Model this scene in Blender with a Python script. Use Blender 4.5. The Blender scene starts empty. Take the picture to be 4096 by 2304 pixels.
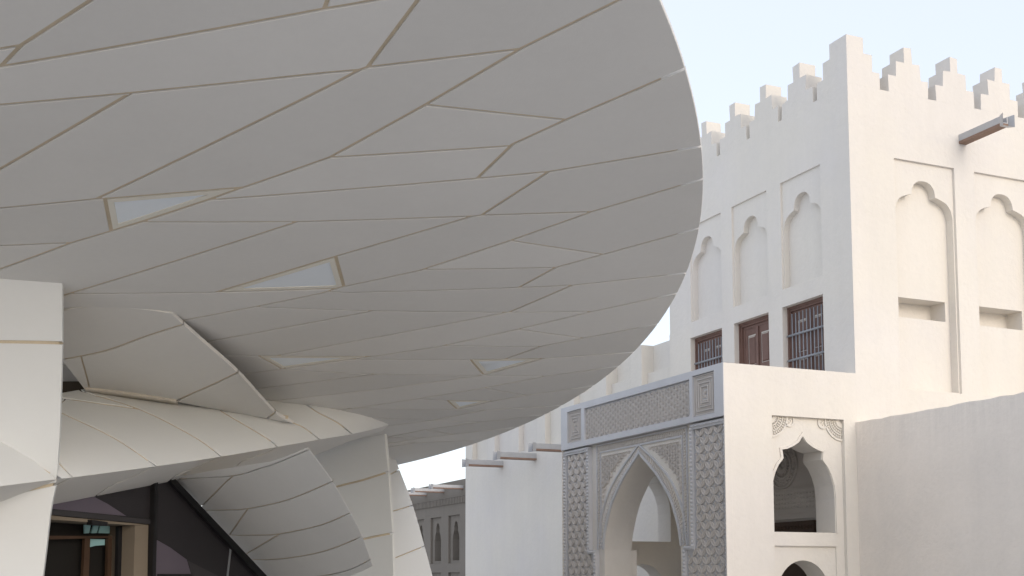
import bpy, bmesh, math, random
from mathutils import Vector, Matrix
from mathutils.geometry import delaunay_2d_cdt, tessellate_polygon
random.seed(7)
R = math.radians
S = bpy.context.scene
COL = S.collection

# ------------------------------------------------------------------ camera, sky, sun, exposure
FPX, CX, CY, PITCH, EYE = 4859.11, 1953.43, 1876.16, 5.23392, 1.65      # lens measured from the vanishing points (4096 px wide)
cam_d = bpy.data.cameras.new('camera'); cam = bpy.data.objects.new('camera', cam_d); COL.objects.link(cam)
cam_d.sensor_width = 36; cam_d.lens = FPX/4096*36
cam_d.shift_x = (2048-CX)/4096; cam_d.shift_y = (CY-1152)/4096
cam_d.clip_end = 5000; cam_d.clip_start = .1
cam.location = (0, 0, EYE); cam.rotation_euler = (R(90+PITCH), 0, 0)
S.camera = cam

SUN_AZ, SUN_EL = R(150), R(22)         # where the sun stands (clockwise from +Y)
w = bpy.data.worlds.new('World'); S.world = w; w.use_nodes = True
nt = w.node_tree; bg = nt.nodes['Background']
sky = nt.nodes.new('ShaderNodeTexSky'); sky.sky_type = 'NISHITA'; sky.sun_disc = False
sky.sun_elevation = SUN_EL; sky.sun_rotation = SUN_AZ; sky.dust_density = 2.0; sky.air_density = 1.0; sky.ozone_density = 1.0
veil = nt.nodes.new('ShaderNodeMix'); veil.data_type = 'RGBA'; veil.inputs['Factor'].default_value = .53   # thin high overcast
veil.inputs['B'].default_value = (6.5, 6.65, 7.2, 1)
nt.links.new(sky.outputs[0], veil.inputs['A']); nt.links.new(veil.outputs['Result'], bg.inputs['Color'])
bg.inputs['Strength'].default_value = .104
sun_d = bpy.data.lights.new('sun', 'SUN'); sun_d.energy = .34; sun_d.angle = R(22); sun_d.color = (1, .96, .92)
sun = bpy.data.objects.new('sun', sun_d); COL.objects.link(sun)
sdir = Vector((math.sin(SUN_AZ)*math.cos(SUN_EL), math.cos(SUN_AZ)*math.cos(SUN_EL), math.sin(SUN_EL)))
sun.rotation_euler = sdir.to_track_quat('Z', 'Y').to_euler(); sun.location = sdir*60
S.view_settings.view_transform = 'Standard'; S.view_settings.look = 'None'
S.view_settings.exposure = 1.0; S.view_settings.gamma = 1; S.view_settings.use_curve_mapping = False

# ------------------------------------------------------------------ helpers
FW = Vector((0, math.cos(R(PITCH)), math.sin(R(PITCH)))); RT = Vector((1, 0, 0)); UP = RT.cross(FW)
E0 = Vector((0, 0, EYE))
def ray(u, v): return FW + RT*((u-CX)/FPX) - UP*((v-CY)/FPX)            # direction of a measured sight line
def mat(name, col, rough=.85, noise=.06, scale=2., bump=.0, bscale=60., metal=0., bevel=0., tint=0., spec=.3, streak=0., col2=None, drip=None):
    m = bpy.data.materials.new(name); m.use_nodes = True; t = m.node_tree; b = t.nodes['Principled BSDF']
    b.inputs['Roughness'].default_value = rough; b.inputs['Metallic'].default_value = metal
    b.inputs['Specular IOR Level'].default_value = spec
    tc = t.nodes.new('ShaderNodeTexCoord'); gp = t.nodes.new('ShaderNodeNewGeometry')
    def math_(op, a, bb):
        n = t.nodes.new('ShaderNodeMath'); n.operation = op
        for i, x in enumerate((a, bb)):
            if isinstance(x, (int, float)): n.inputs[i].default_value = x
            else: t.links.new(x, n.inputs[i])
        return n.outputs[0]
    def noi(sc, det, vec=None, rough_=.6):
        n = t.nodes.new('ShaderNodeTexNoise'); n.inputs['Scale'].default_value = sc; n.inputs['Detail'].default_value = det
        n.inputs['Roughness'].default_value = rough_
        t.links.new(vec or gp.outputs['Position'], n.inputs['Vector']); return n.outputs['Fac']
    a = noi(scale, 6); c = noi(scale*.23, 3)
    v = math_('ADD', math_('MULTIPLY', math_('SUBTRACT', a, .5), noise*2), math_('MULTIPLY', math_('SUBTRACT', c, .5), noise*2.2))
    v = math_('ADD', v, math_('MULTIPLY', math_('SUBTRACT', noi(scale*14, 4), .5), noise*1.0))
    if streak:
        mp = t.nodes.new('ShaderNodeMapping'); mp.inputs['Scale'].default_value = (2.6, 2.6, .3)
        t.links.new(gp.outputs['Position'], mp.inputs['Vector'])
        v = math_('ADD', v, math_('MULTIPLY', math_('SUBTRACT', noi(1.3, 5, mp.outputs[0]), .5), streak*2))
    if drip:      # rain streaks that hang from the top edge
        mp2 = t.nodes.new('ShaderNodeMapping'); mp2.inputs['Scale'].default_value = (5, 5, .25)
        t.links.new(gp.outputs['Position'], mp2.inputs['Vector']); sx = t.nodes.new('ShaderNodeSeparateXYZ'); t.links.new(gp.outputs['Position'], sx.inputs[0])
        mr = t.nodes.new('ShaderNodeMapRange'); mr.inputs['From Min'].default_value, mr.inputs['From Max'].default_value = drip
        t.links.new(sx.outputs['Z'], mr.inputs['Value'])
        v = math_('ADD', v, math_('MULTIPLY', math_('MULTIPLY', math_('SUBTRACT', noi(1.7, 7, mp2.outputs[0], .75), .5), .38), math_('POWER', mr.outputs[0], 1.8)))
    if tint:
        oi = t.nodes.new('ShaderNodeObjectInfo')
        v = math_('ADD', v, math_('MULTIPLY', math_('SUBTRACT', oi.outputs['Random'], .5), tint*2))
    v = math_('ADD', v, 1.)
    mx = t.nodes.new('ShaderNodeVectorMath'); mx.operation = 'SCALE'
    if col2:
        cm = t.nodes.new('ShaderNodeMix'); cm.data_type = 'RGBA'
        cm.inputs['A'].default_value = (*col, 1); cm.inputs['B'].default_value = (*col2, 1)
        ra = t.nodes.new('ShaderNodeMapRange'); ra.inputs['From Min'].default_value = .42; ra.inputs['From Max'].default_value = .62
        t.links.new(noi(scale*.55, 5), ra.inputs['Value']); t.links.new(ra.outputs[0], cm.inputs['Factor'])
        t.links.new(cm.outputs['Result'], mx.inputs[0])
    else: mx.inputs[0].default_value = col
    t.links.new(v, mx.inputs['Scale']); t.links.new(mx.outputs[0], b.inputs['Base Color'])
    nrm = None
    if bevel:
        bv = t.nodes.new('ShaderNodeBevel'); bv.samples = 4; bv.inputs['Radius'].default_value = bevel; nrm = bv.outputs[0]
    if bump:
        bp = t.nodes.new('ShaderNodeBump'); bp.inputs['Strength'].default_value = bump; bp.inputs['Distance'].default_value = .02
        hh = math_('ADD', noi(bscale, 5), math_('MULTIPLY', noi(bscale*.08, 3), 2.2))
        t.links.new(hh, bp.inputs['Height'])
        if nrm: t.links.new(nrm, bp.inputs['Normal'])
        nrm = bp.outputs[0]
    if nrm: t.links.new(nrm, b.inputs['Normal'])
    return m
M = {}
M['grc'] = mat('sand_concrete_panel', (.70, .69, .668), .8, .045, .9, .1, 45, tint=.05)
M['grc_cool'] = mat('pale_concrete_panel', (.75, .765, .765), .8, .025, .9, .04, 45, tint=.015)
M['joint'] = mat('joint_mortar', (.62, .53, .40), .95, .14, 6, .3, 60)
M['plaster'] = mat('lime_plaster', (.72, .678, .612), .92, .055, .7, .4, 11, bevel=.006, streak=.045, col2=(.70, .662, .618))
M['plaster_old'] = mat('weathered_plaster', (.84, .775, .70), .92, .07, .9, .4, 14, bevel=.012, streak=.04, col2=(.79, .735, .67), drip=(3.0, 4.2))
M['plaster_dark'] = mat('shaded_plaster', (.215, .192, .165), .95, .1, .8, .3, 14, streak=.08)  # brown plaster, darkened further to carry the courtyard's shade in its colour
M['gypsum'] = mat('carved_gypsum', (.61, .572, .535), .85, .05, 2, .15, 30)
M['gypsum_frame'] = mat('smooth_gypsum', (.56, .56, .575), .8, .05, 2.5, .12, 20, bevel=.008, col2=(.53, .53, .545))
M['wood'] = mat('brown_wood', (.17, .098, .078), .6, .25, 6, .2, 50, streak=.2, spec=.35)
M['wood_light'] = mat('pale_wood_edge', (.42, .36, .31), .7, .15, 8)
M['iron'] = mat('grey_iron', (.27, .285, .31), .5, .12, 12, spec=.5)
M['zinc'] = mat('zinc_sheet', (.43, .435, .45), .45, .1, 8, .1, 30, metal=.25, spec=.5)
M['spout_wood'] = mat('spout_wood', (.25, .165, .125), .7, .2, 9, .2, 40)
M['bead'] = mat('rough_mortar', (.58, .54, .48), .95, .15, 12, .5, 50)
M['ground'] = mat('pale_paving', (.50, .492, .48), .9, .06, .6, .15, 20)
M['frame'] = mat('cream_metal', (.76, .735, .66), .5, .04, 4)
M['frost'] = mat('frosted_glass', (.80, .86, .92), .35, .03, 1.5, spec=.5)
M['black'] = mat('black_metal', (.012, .012, .014), .45, .3, 9, spec=.4)
M['dark'] = mat('dark_interior', (.012, .011, .010), .8, .2, 2)
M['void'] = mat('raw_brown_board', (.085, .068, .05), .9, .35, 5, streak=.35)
M['glass_dark'] = mat('dark_glass', (.028, .026, .03), .12, .15, .8, spec=.5)
M['reflection_violet'] = mat('violet_reflection', (.115, .10, .13), .3, .08, .8, spec=.4)  # colour of the reflections painted on the entrance glass
M['glass_band'] = mat('grey_band_and_reflection', (.045, .043, .047), .25, .1, 1, spec=.5)  # transom band, and the grey reflection painted on the glass
M['door_wood'] = mat('dark_door_wood', (.062, .036, .022), .55, .2, 8)
M['beige'] = mat('beige_reveal', (.22, .185, .145), .7, .06, 3)
M['cyan'] = mat('cyan_glass', (.30, .52, .55), .2, .1, 3, spec=.5)
M['carved_wood'] = mat('dark_carved_wood', (.07, .045, .032), .7, .2, 9)

def tagit(o, label=None, cat=None, group=None, kind=None):
    for k, v in (('label', label), ('category', cat), ('group', group), ('kind', kind)):
        if v: o[k] = v
    return o
def thing(name, label, cat, loc, group=None):
    o = bpy.data.objects.new(name, None); COL.objects.link(o); o.location = loc; o.empty_display_size = .3
    return tagit(o, label, cat, group)
def world_loc(o):
    v = Vector((0, 0, 0))
    while o: v = v + o.location; o = o.parent
    return v
def link(name, bm, m, parent=None, kind=None, label=None, smooth=False, norm=True, nfun=None):
    """bmesh in world coordinates -> one mesh object under its parent"""
    if norm: bmesh.ops.recalc_face_normals(bm, faces=bm.faces)
    me = bpy.data.meshes.new(name); o = bpy.data.objects.new(name, me); COL.objects.link(o)
    base = Vector((0, 0, 0))
    if bm.verts:
        lo = Vector((min(v.co[i] for v in bm.verts) for i in range(3))); hi = Vector((max(v.co[i] for v in bm.verts) for i in range(3)))
        base = (lo+hi)/2
    for v in bm.verts: v.co -= base
    if smooth:
        for f in bm.faces: f.smooth = True
    bm.to_mesh(me); bm.free()
    if nfun:      # exact normals of the curved surface on its smooth faces
        f0 = next((p for p in me.polygons if p.use_smooth), None)
        if sum(p.area*p.normal.dot(nfun(me.vertices[p.vertices[0]].co+base)) for p in me.polygons if p.use_smooth) < 0: me.flip_normals()
        nn = [None]*len(me.loops)
        for p in me.polygons:
            for li in p.loop_indices: nn[li] = nfun(me.vertices[me.loops[li].vertex_index].co+base) if p.use_smooth else p.normal.copy()
        me.normals_split_custom_set(nn)
    ms = m if isinstance(m, (list, tuple)) else [m]
    for x in ms: me.materials.append(x)
    if parent: o.parent = parent; o.location = base - world_loc(parent)
    else: o.location = base
    return tagit(o, label, kind=kind)
def quad(bm, ps, mi=0):
    f = bm.faces.new([bm.verts.new(p) for p in ps]); f.material_index = mi; return f

class Frame:
    """a vertical facade: x along it, z up, out towards its outside"""
    def __init__(s, o, ex, en): s.o, s.ex, s.en = Vector(o), Vector(ex), Vector(en)
    def pt(s, x, z, out=0.): return s.o + s.ex*x + s.en*out + Vector((0, 0, z))
    def shift(s, out): return Frame(s.o+s.en*out, s.ex, s.en)
def box(bm, fr, x0, x1, z0, z1, o0, o1, mi=0):
    vs = [bm.verts.new(fr.pt(x, z, o)) for o in (o0, o1) for z in (z0, z1) for x in (x0, x1)]
    for idx in ((0, 1, 3, 2), (4, 6, 7, 5), (0, 4, 5, 1), (2, 3, 7, 6), (0, 2, 6, 4), (1, 5, 7, 3)):
        bm.faces.new([vs[i] for i in idx]).material_index = mi
def prism(bm, fr, poly, o0, o1, mi=0, back=True):
    a = [bm.verts.new(fr.pt(x, z, o1)) for x, z in poly]; n = len(poly)
    b = [bm.verts.new(fr.pt(x, z, o0)) for x, z in poly]
    tri = tessellate_polygon([[Vector((x, z, 0)) for x, z in poly]])
    for t in tri:
        bm.faces.new([a[i] for i in t]).material_index = mi
        if back: bm.faces.new([b[i] for i in t[::-1]]).material_index = mi
    for i in range(n):
        j = (i+1) % n; bm.faces.new((a[i], a[j], b[j], b[i])).material_index = mi
def facade(bm, fr, outer, holes=(), out=0., mi=0):
    """face with stepped recesses; hole = (polygon, depth, sub-holes, open, material index)"""
    loops = [outer] + [h[0] for h in holes]
    pts = [p for l in loops for p in l]
    vs = [bm.verts.new(fr.pt(x, z, out)) for x, z in pts]
    for t in tessellate_polygon([[Vector((x, z, 0)) for x, z in l] for l in loops]):
        try: bm.faces.new([vs[i] for i in t]).material_index = mi
        except ValueError: pass
    for h in holes:
        poly, dep = h[0], h[1]; n = len(poly); hm = h[4] if len(h) > 4 else mi
        for i in range(n):
            a, b = poly[i], poly[(i+1) % n]
            quad(bm, [fr.pt(*a, out), fr.pt(*b, out), fr.pt(*b, out-dep), fr.pt(*a, out-dep)], hm)
        if not (len(h) > 3 and h[3]): facade(bm, fr, poly, h[2] if len(h) > 2 else (), out-dep, hm)
def rect(x0, x1, z0, z1): return [(x0, z0), (x1, z0), (x1, z1), (x0, z1)]
def interp(curve, n):
    """smooth resample of a polyline (Catmull-Rom)"""
    out = []
    P = [curve[0]]+list(curve)+[curve[-1]]
    for i in range(1, len(P)-2):
        p0, p1, p2, p3 = (Vector(P[j]) for j in (i-1, i, i+1, i+2))
        for k in range(n):
            t = k/n
            out.append(tuple(.5*((2*p1)+(p2-p0)*t+(2*p0-5*p1+4*p2-p3)*t*t+(3*p1-p0-3*p2+p3)*t**3)))
    out.append(tuple(curve[-1])); return out
def half_arch(cx, half):
    """closed symmetric opening from a list of (half width, z) running from the foot to the apex"""
    l = [(cx-h, z) for h, z in half]; r = [(cx+h, z) for h, z in reversed(half) if h > 1e-6]
    return l + r

# ------------------------------------------------------------------ curved cladding: panels cut out of a surface along joint lines
class DiscSurf:
    """underside of a lens: plane (centre, normal) with a parabolic belly"""
    def __init__(s, c, n, rad, sag):
        s.c, s.n, s.rad, s.sag = Vector(c), Vector(n).normalized(), rad, sag
        s.a = s.n.cross(Vector((0, 1, 0))).normalized(); s.b = s.n.cross(s.a)
    def nrm(s, P):
        q = P-s.c; k = 2*s.sag/s.rad**2
        return -(s.n-s.a*(k*q.dot(s.a))-s.b*(k*q.dot(s.b))).normalized()
    def px(s, u, v):
        d = ray(u, v); q = E0-s.c
        dn, qn = d.dot(s.n), q.dot(s.n); da, qa, db, qb = d.dot(s.a), q.dot(s.a), d.dot(s.b), q.dot(s.b); k = s.sag/s.rad**2
        A = -k*(da*da+db*db); B = dn-2*k*(da*qa+db*qb); Cc = qn+s.sag-k*(qa*qa+qb*qb)
        D = max(B*B-4*A*Cc, 0); rt = [(-B+sg*math.sqrt(D))/(2*A) for sg in (1, -1)]
        t = min(x for x in rt if x > .2) if any(x > .2 for x in rt) else 0
        return Vector((qa+da*t, qb+db*t))
    def pt(s, p, off=0.):
        h = -s.sag*(1-(p[0]**2+p[1]**2)/s.rad**2)
        return s.c+s.a*p[0]+s.b*p[1]+s.n*(h+off)
class InvSurf:
    """smooth surface through measured points (sight line, distance)"""
    def __init__(s, anchors, quadratic=False, ref=None):
        import numpy as np
        s.q = quadratic
        A = np.array([s.basis(u/1000, v/1000) for u, v, d in anchors]); y = np.array([1/d for u, v, d in anchors])
        s.k = np.linalg.lstsq(A, y, rcond=None)[0].tolist()
    def basis(s, x, y): return [1, x, y]+([x*x, x*y, y*y] if s.q else [])
    def depth(s, x, y): return 1/sum(a*b for a, b in zip(s.k, s.basis(x, y)))
    def px(s, u, v): return Vector((u/1000, v/1000))
    def nrm(s, P):
        q = P-E0; z = q.dot(FW); x, y = (CX+FPX*q.dot(RT)/z)/1000, (CY-FPX*q.dot(UP)/z)/1000; e = .003; P0 = s.p0((x, y))
        n = (s.p0((x+e, y))-P0).cross(s.p0((x, y+e))-P0).normalized()
        return -n if n.dot(P-E0) > 0 else n
    def p0(s, p): return E0+ray(p[0]*1000, p[1]*1000)*s.depth(p[0], p[1])
    def pt(s, p, off=0.):
        P = s.p0(p)
        if off:
            e = .004; n = (s.p0((p[0]+e, p[1]))-P).cross(s.p0((p[0], p[1]+e))-P).normalized()
            if n.dot(P-E0) < 0: n = -n
            P = P+n*off
        return P
def area2(p): return sum(p[i][0]*p[(i+1) % len(p)][1]-p[(i+1) % len(p)][0]*p[i][1] for i in range(len(p)))/2
def inside(p, poly):
    c = False; x, y = p[0], p[1]; j = len(poly)-1
    for i in range(len(poly)):
        xi, yi = poly[i][0], poly[i][1]; xj, yj = poly[j][0], poly[j][1]
        if (yi > y) != (yj > y) and x < (xj-xi)*(y-yi)/(yj-yi)+xi: c = not c
        j = i
    return c
def seg_dist(p, a, b):
    ab = b-a; t = max(0, min(1, (p-a).dot(ab)/max(ab.length_squared, 1e-12))); return (p-(a+ab*t)).length, t
def offset_loop(loop, ds):
    """inset a counter-clockwise loop; ds = inset of each edge i -> i+1"""
    n = len(loop); out = []
    for i in range(n):
        p, a, b = loop[i], loop[i-1], loop[(i+1) % n]
        e1 = (p-a); e2 = (b-p)
        if e1.length < 1e-9 or e2.length < 1e-9: out.append(p.copy()); continue
        e1.normalize(); e2.normalize(); n1 = Vector((-e1.y, e1.x)); n2 = Vector((-e2.y, e2.x)); d1, d2 = ds[i-1], ds[i]
        den = n1.x*n2.y-n1.y*n2.x
        if abs(den) < .03: q = p+(n1+n2).normalized()*max(d1, d2) if (n1+n2).length > .1 else p.copy()
        else: q = p+Vector(((d1*n2.y-d2*n1.y)/den, (n1.x*d2-n2.x*d1)/den))
        lim = 14*max(d1, d2, 1e-6)
        if (q-p).length > lim: q = p+(q-p).normalized()*lim
        out.append(q)
    return out
def cells(boundary, lines):
    """split a boundary polygon by joint polylines -> list of (loop, is_rim flag per edge)"""
    pts, edges, rimset = [], [], set()
    def add_chain(ch, closed):
        b0 = len(pts); pts.extend(ch)
        for i in range(len(ch)-(0 if closed else 1)): edges.append((b0+i, b0+(i+1) % len(ch)))
    add_chain(boundary, True); nb = len(edges)
    for l in lines: add_chain(l, False)
    vs, es, fs, ov, oe, of = delaunay_2d_cdt([Vector(p) for p in pts], edges, [], 0, 1e-5)
    con = {}
    for e, o in zip(es, oe):
        if o: con[frozenset(e)] = any(i < nb for i in o)
    adj = {}
    for fi, f in enumerate(fs):
        for i in range(len(f)): adj.setdefault(frozenset((f[i], f[(i+1) % len(f)])), []).append(fi)
    seen = [False]*len(fs); res = []
    for f0 in range(len(fs)):
        if seen[f0]: continue
        reg, st = [], [f0]; seen[f0] = True
        while st:
            f = st.pop(); reg.append(f); F = fs[f]
            for i in range(len(F)):
                k = frozenset((F[i], F[(i+1) % len(F)]))
                if k in con: continue
                for g in adj[k]:
                    if not seen[g]: seen[g] = True; st.append(g)
        F = fs[reg[0]]; cen = sum((Vector(vs[i]) for i in F), Vector((0, 0)))/len(F)
        if not inside(cen, boundary): continue
        rs = set(reg); nxt = {}
        for f in reg:
            F = fs[f]
            for i in range(len(F)):
                a, b = F[i], F[(i+1) % len(F)]
                if all(g == f or g not in rs for g in adj[frozenset((a, b))]): nxt.setdefault(a, []).append(b)
        best = None
        while nxt:
            a = next(iter(nxt)); loop = [a]; cur = nxt[a].pop()
            if not nxt[a]: del nxt[a]
            while cur != a and cur in nxt:
                loop.append(cur); c2 = nxt[cur].pop()
                if not nxt[cur]: del nxt[cur]
                cur = c2
            if best is None or len(loop) > len(best): best = loop
        if not best or len(best) < 3: continue
        P = [Vector(vs[i]) for i in best]; fl = [con.get(frozenset((best[i], best[(i+1) % len(best)])), False) for i in range(len(best))]
        if area2(P) < 0: P = P[::-1]; fl = fl[::-1]; fl = fl[1:]+fl[:1]
        res.append((P, fl))
    return res
def fill_loop(bm, surf, loop, off, step, mi=0, smooth=True):
    """triangulate a loop with interior points and lift it to the surface; returns boundary verts"""
    xs = [p[0] for p in loop]; ys = [p[1] for p in loop]; pts = [Vector(p) for p in loop]; n = len(loop)
    x = min(xs)+step/2
    while x < max(xs):
        y = min(ys)+step/2
        while y < max(ys):
            p = Vector((x, y))
            if inside(p, loop) and min(seg_dist(p, Vector(loop[i]), Vector(loop[(i+1) % n]))[0] for i in range(n)) > step*.35: pts.append(p)
            y += step
        x += step
    vs, es, fs, ov, oe, of = delaunay_2d_cdt(pts, [(i, (i+1) % n) for i in range(n)], [], 0, 1e-7)
    bv = [bm.verts.new(surf.pt(p, off)) for p in vs]
    for f in fs:
        c = sum((Vector(vs[i]) for i in f), Vector((0, 0)))/len(f)
        if inside(c, loop):
            nf = bm.faces.new([bv[i] for i in f]); nf.smooth = smooth; nf.material_index = mi
    back = {}
    for i, o in enumerate(ov):
        for k in o: back[k] = bv[i]
    return [back.get(i) for i in range(n)]
def resample(loop, fl, step):
    P, F = [], []
    for i in range(len(loop)):
        a, b = loop[i], loop[(i+1) % len(loop)]; k = max(1, int(math.ceil((b-a).length/step)))
        for j in range(k): P.append(a.lerp(b, j/k)); F.append(fl[i])
    return P, F
def panel_mesh(surf, loop, fl, gap, chamfer, thick, step, rim_gap=0., lift=0., thin=False):
    loop, fl = resample(loop, fl, step)
    r0 = offset_loop(loop, [rim_gap if f else gap for f in fl])
    if area2(r0) < area2(loop)*.04: return None
    r1 = offset_loop(r0, [chamfer]*len(r0))
    if area2(r1) < area2(r0)*.05: return None
    bm = bmesh.new()
    fill_loop(bm, surf, r1, lift, step)
    front = [bm.verts.new(surf.pt(p, lift)) for p in r1]
    n = len(r0)
    th_ = [.003 if thin and (fl[i] or fl[i-1]) else thick for i in range(n)]
    mid = [bm.verts.new(surf.pt(p, lift+min(CH, t/2))) for p, t in zip(r0, th_)]; back = [bm.verts.new(surf.pt(p, lift+t)) for p, t in zip(r0, th_)]
    for i in range(n):
        j = (i+1) % n
        bm.faces.new((front[i], front[j], mid[j], mid[i]))
        bm.faces.new((mid[i], mid[j], back[j], back[i]))
    return bm
CH = .005; RECESS = .018
def snap(lines, tol):
    """join loose line ends to the line they run into"""
    for li, l in enumerate(lines):
        for end in (0, -1):
            p = l[end]; best = (tol, None)
            for lj, m_ in enumerate(lines):
                if lj == li: continue
                for k in range(len(m_)-1):
                    d, t = seg_dist(p, m_[k], m_[k+1])
                    if d < best[0]: best = (d, (lj, k, t))
            if best[1]:
                lj, k, t = best[1]; m_ = lines[lj]; q = m_[k].lerp(m_[k+1], t)
                if (q-m_[k]).length < tol*.25: q = m_[k].copy()
                elif (q-m_[k+1]).length < tol*.25: q = m_[k+1].copy()
                else: m_.insert(k+1, q.copy())
                l[end] = q.copy()
    return lines

# ================================================================== SETTING
bm = bmesh.new(); g = 600
N = 12
quad(bm, [(-g, -g, 0), (g, -g, 0), (g, g, 0), (-g, g, 0)])
tagit(link('ground', bm, M['ground']), kind='structure')

# ================================================================== THE OLD PALACE
YAW = R(23.195)
D1 = Vector((-math.sin(YAW), math.cos(YAW), 0)); D2 = Vector((math.cos(YAW), math.sin(YAW), 0))
T = Vector((5.92963, 19.4, 0))
FB = Frame(T, D1, -D2)        # the long facade, x runs away to the left
FA = Frame(T, D2, -D1)        # the facade round the corner, x runs away to the right
def trefoil(cx, hw, zfoot, zspring, zcusp, zapex, lobe):
    """cusped arch with a round top lobe on two shoulders"""
    half = [(hw, zfoot), (hw, zspring)]
    sh = interp([(hw, zspring), (hw*.93, zspring+(zcusp-zspring)*.45), (hw*.76, zspring+(zcusp-zspring)*.78), (lobe, zcusp)], 5)[1:]
    half += sh
    h = zapex-zcusp
    half += [(lobe*1.0*math.cos(a)**.8, zcusp+h*math.sin(a)) for a in [math.pi/2*k/7 for k in range(1, 7)]] + [(0, zapex)]
    return half_arch(cx, half)
tower = thing('fort_tower', 'tall cream plaster tower with stepped battlements and arched wall niches', 'tower', T)
bm = bmesh.new()
ZW = 9.83
# facade round the corner: two tall niches with a deep shelf slot
def tall_niche(x0, x1):
    cx = (x0+x1)/2; hw = (x1-x0)/2-.03
    ar = trefoil(cx, hw, 4.80, 7.80, 8.135, 8.385, hw*.41)
    slot = rect(x0+.04, x1-.12, 6.04, 6.38)
    return (rect(x0, x1, 4.78, 8.69), .045, [(ar, .15, [(slot, .34)])])
facade(bm, FA, rect(0, 7.0, 0, ZW), [tall_niche(.93, 2.24), tall_niche(2.69, 4.0), tall_niche(4.45, 5.76)])
WIN = [(.76, 1.87), (2.27, 3.345), (3.74, 4.84)]
def niche_left(x0, x1):
    cx = (x0+x1)/2; hw = (x1-x0)/2-.025
    ar = trefoil(cx, hw, 6.77, 7.83, 8.115, 8.37, hw*.43)
    return (rect(x0, x1, 6.765, 8.695), .035, [(ar, .115)])
holes = [niche_left(a, b) for a, b in ((.755, 1.85), (2.265, 3.355), (3.72, 4.80))] + [(rect(a, b, 4.6, 6.45), .17) for a, b in WIN]
facade(bm, FB, rect(0, 5.6, 0, ZW), holes)
FL = Frame(T+D1*5.6, D2, D1); facade(bm, FL, rect(0, 7.0, 0, ZW))
FR = Frame(T+D2*7.0, D1, D2); facade(bm, FR, rect(0, 5.6, 0, ZW))
# parapet ring top and roof deck
def flat(bm, x0, x1, y0, y1, z, mi=0): quad(bm, [T+D1*x0+D2*y0+Vector((0, 0, z)), T+D1*x1+D2*y0+Vector((0, 0, z)), T+D1*x1+D2*y1+Vector((0, 0, z)), T+D1*x0+D2*y1+Vector((0, 0, z))], mi)
PT = .34
flat(bm, 0, 5.6, 0, PT, ZW); flat(bm, 0, PT, PT, 7.0-PT, ZW); flat(bm, 0, 5.6, 7.0-PT, 7.0, ZW); flat(bm, 5.6-PT, 5.6, PT, 7.0-PT, ZW)
flat(bm, PT, 5.6-PT, PT, 7.0-PT, 8.9)
for fr, x0, x1 in ((FB, PT, 5.6-PT), (FA, PT, 7-PT), (FL, PT, 7-PT), (FR, PT, 5.6-PT)):
    quad(bm, [fr.pt(x0, 8.9, -PT), fr.pt(x1, 8.9, -PT), fr.pt(x1, ZW, -PT), fr.pt(x0, ZW, -PT)])
bmesh.ops.remove_doubles(bm, verts=bm.verts, dist=1e-4)
link('wall', bm, M['plaster'], tower)
J = lambda k=.014: random.uniform(-k, k)
def stepped(x0, ztop=10.67, w_=.86):
    """stepped merlon profile: three risers each side"""
    s_ = .172; z = [ZW-.001, 10.12, 10.40, ztop]
    l = [(x0, z[0]), (x0, z[1]), (x0+s_, z[1]), (x0+s_, z[2]), (x0+2*s_, z[2]), (x0+2*s_, z[3])]
    r = [(2*x0+w_-x, zz) for x, zz in reversed(l)]
    return [(x+J(), zz+(J() if zz > ZW else 0)) for x, zz in l+r]
for fr, xs in ((FA, [.87+1.02*k for k in range(6)]), (FB, [1.325-.43+.97*k for k in range(5)])):
    for x0 in xs:
        bm = bmesh.new(); prism(bm, fr, stepped(x0), -PT, 0)
        link('merlon', bm, M['plaster'], tower)
bm = bmesh.new()
prism(bm, FA, [(0, ZW), (0, 10.67), (.35, 10.67), (.35, 10.40), (.53, 10.40), (.53, 10.11), (.68, 10.11), (.68, ZW)][::-1], -PT, 0)
prism(bm, FB, [(PT, ZW), (PT, 10.668), (.43, 10.668), (.43, 10.41), (.61, 10.41), (.61, 10.12), (.78, 10.12), (.78, ZW)][::-1], -PT, 0)
link('corner_merlon', bm, M['plaster'], tower)
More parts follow.
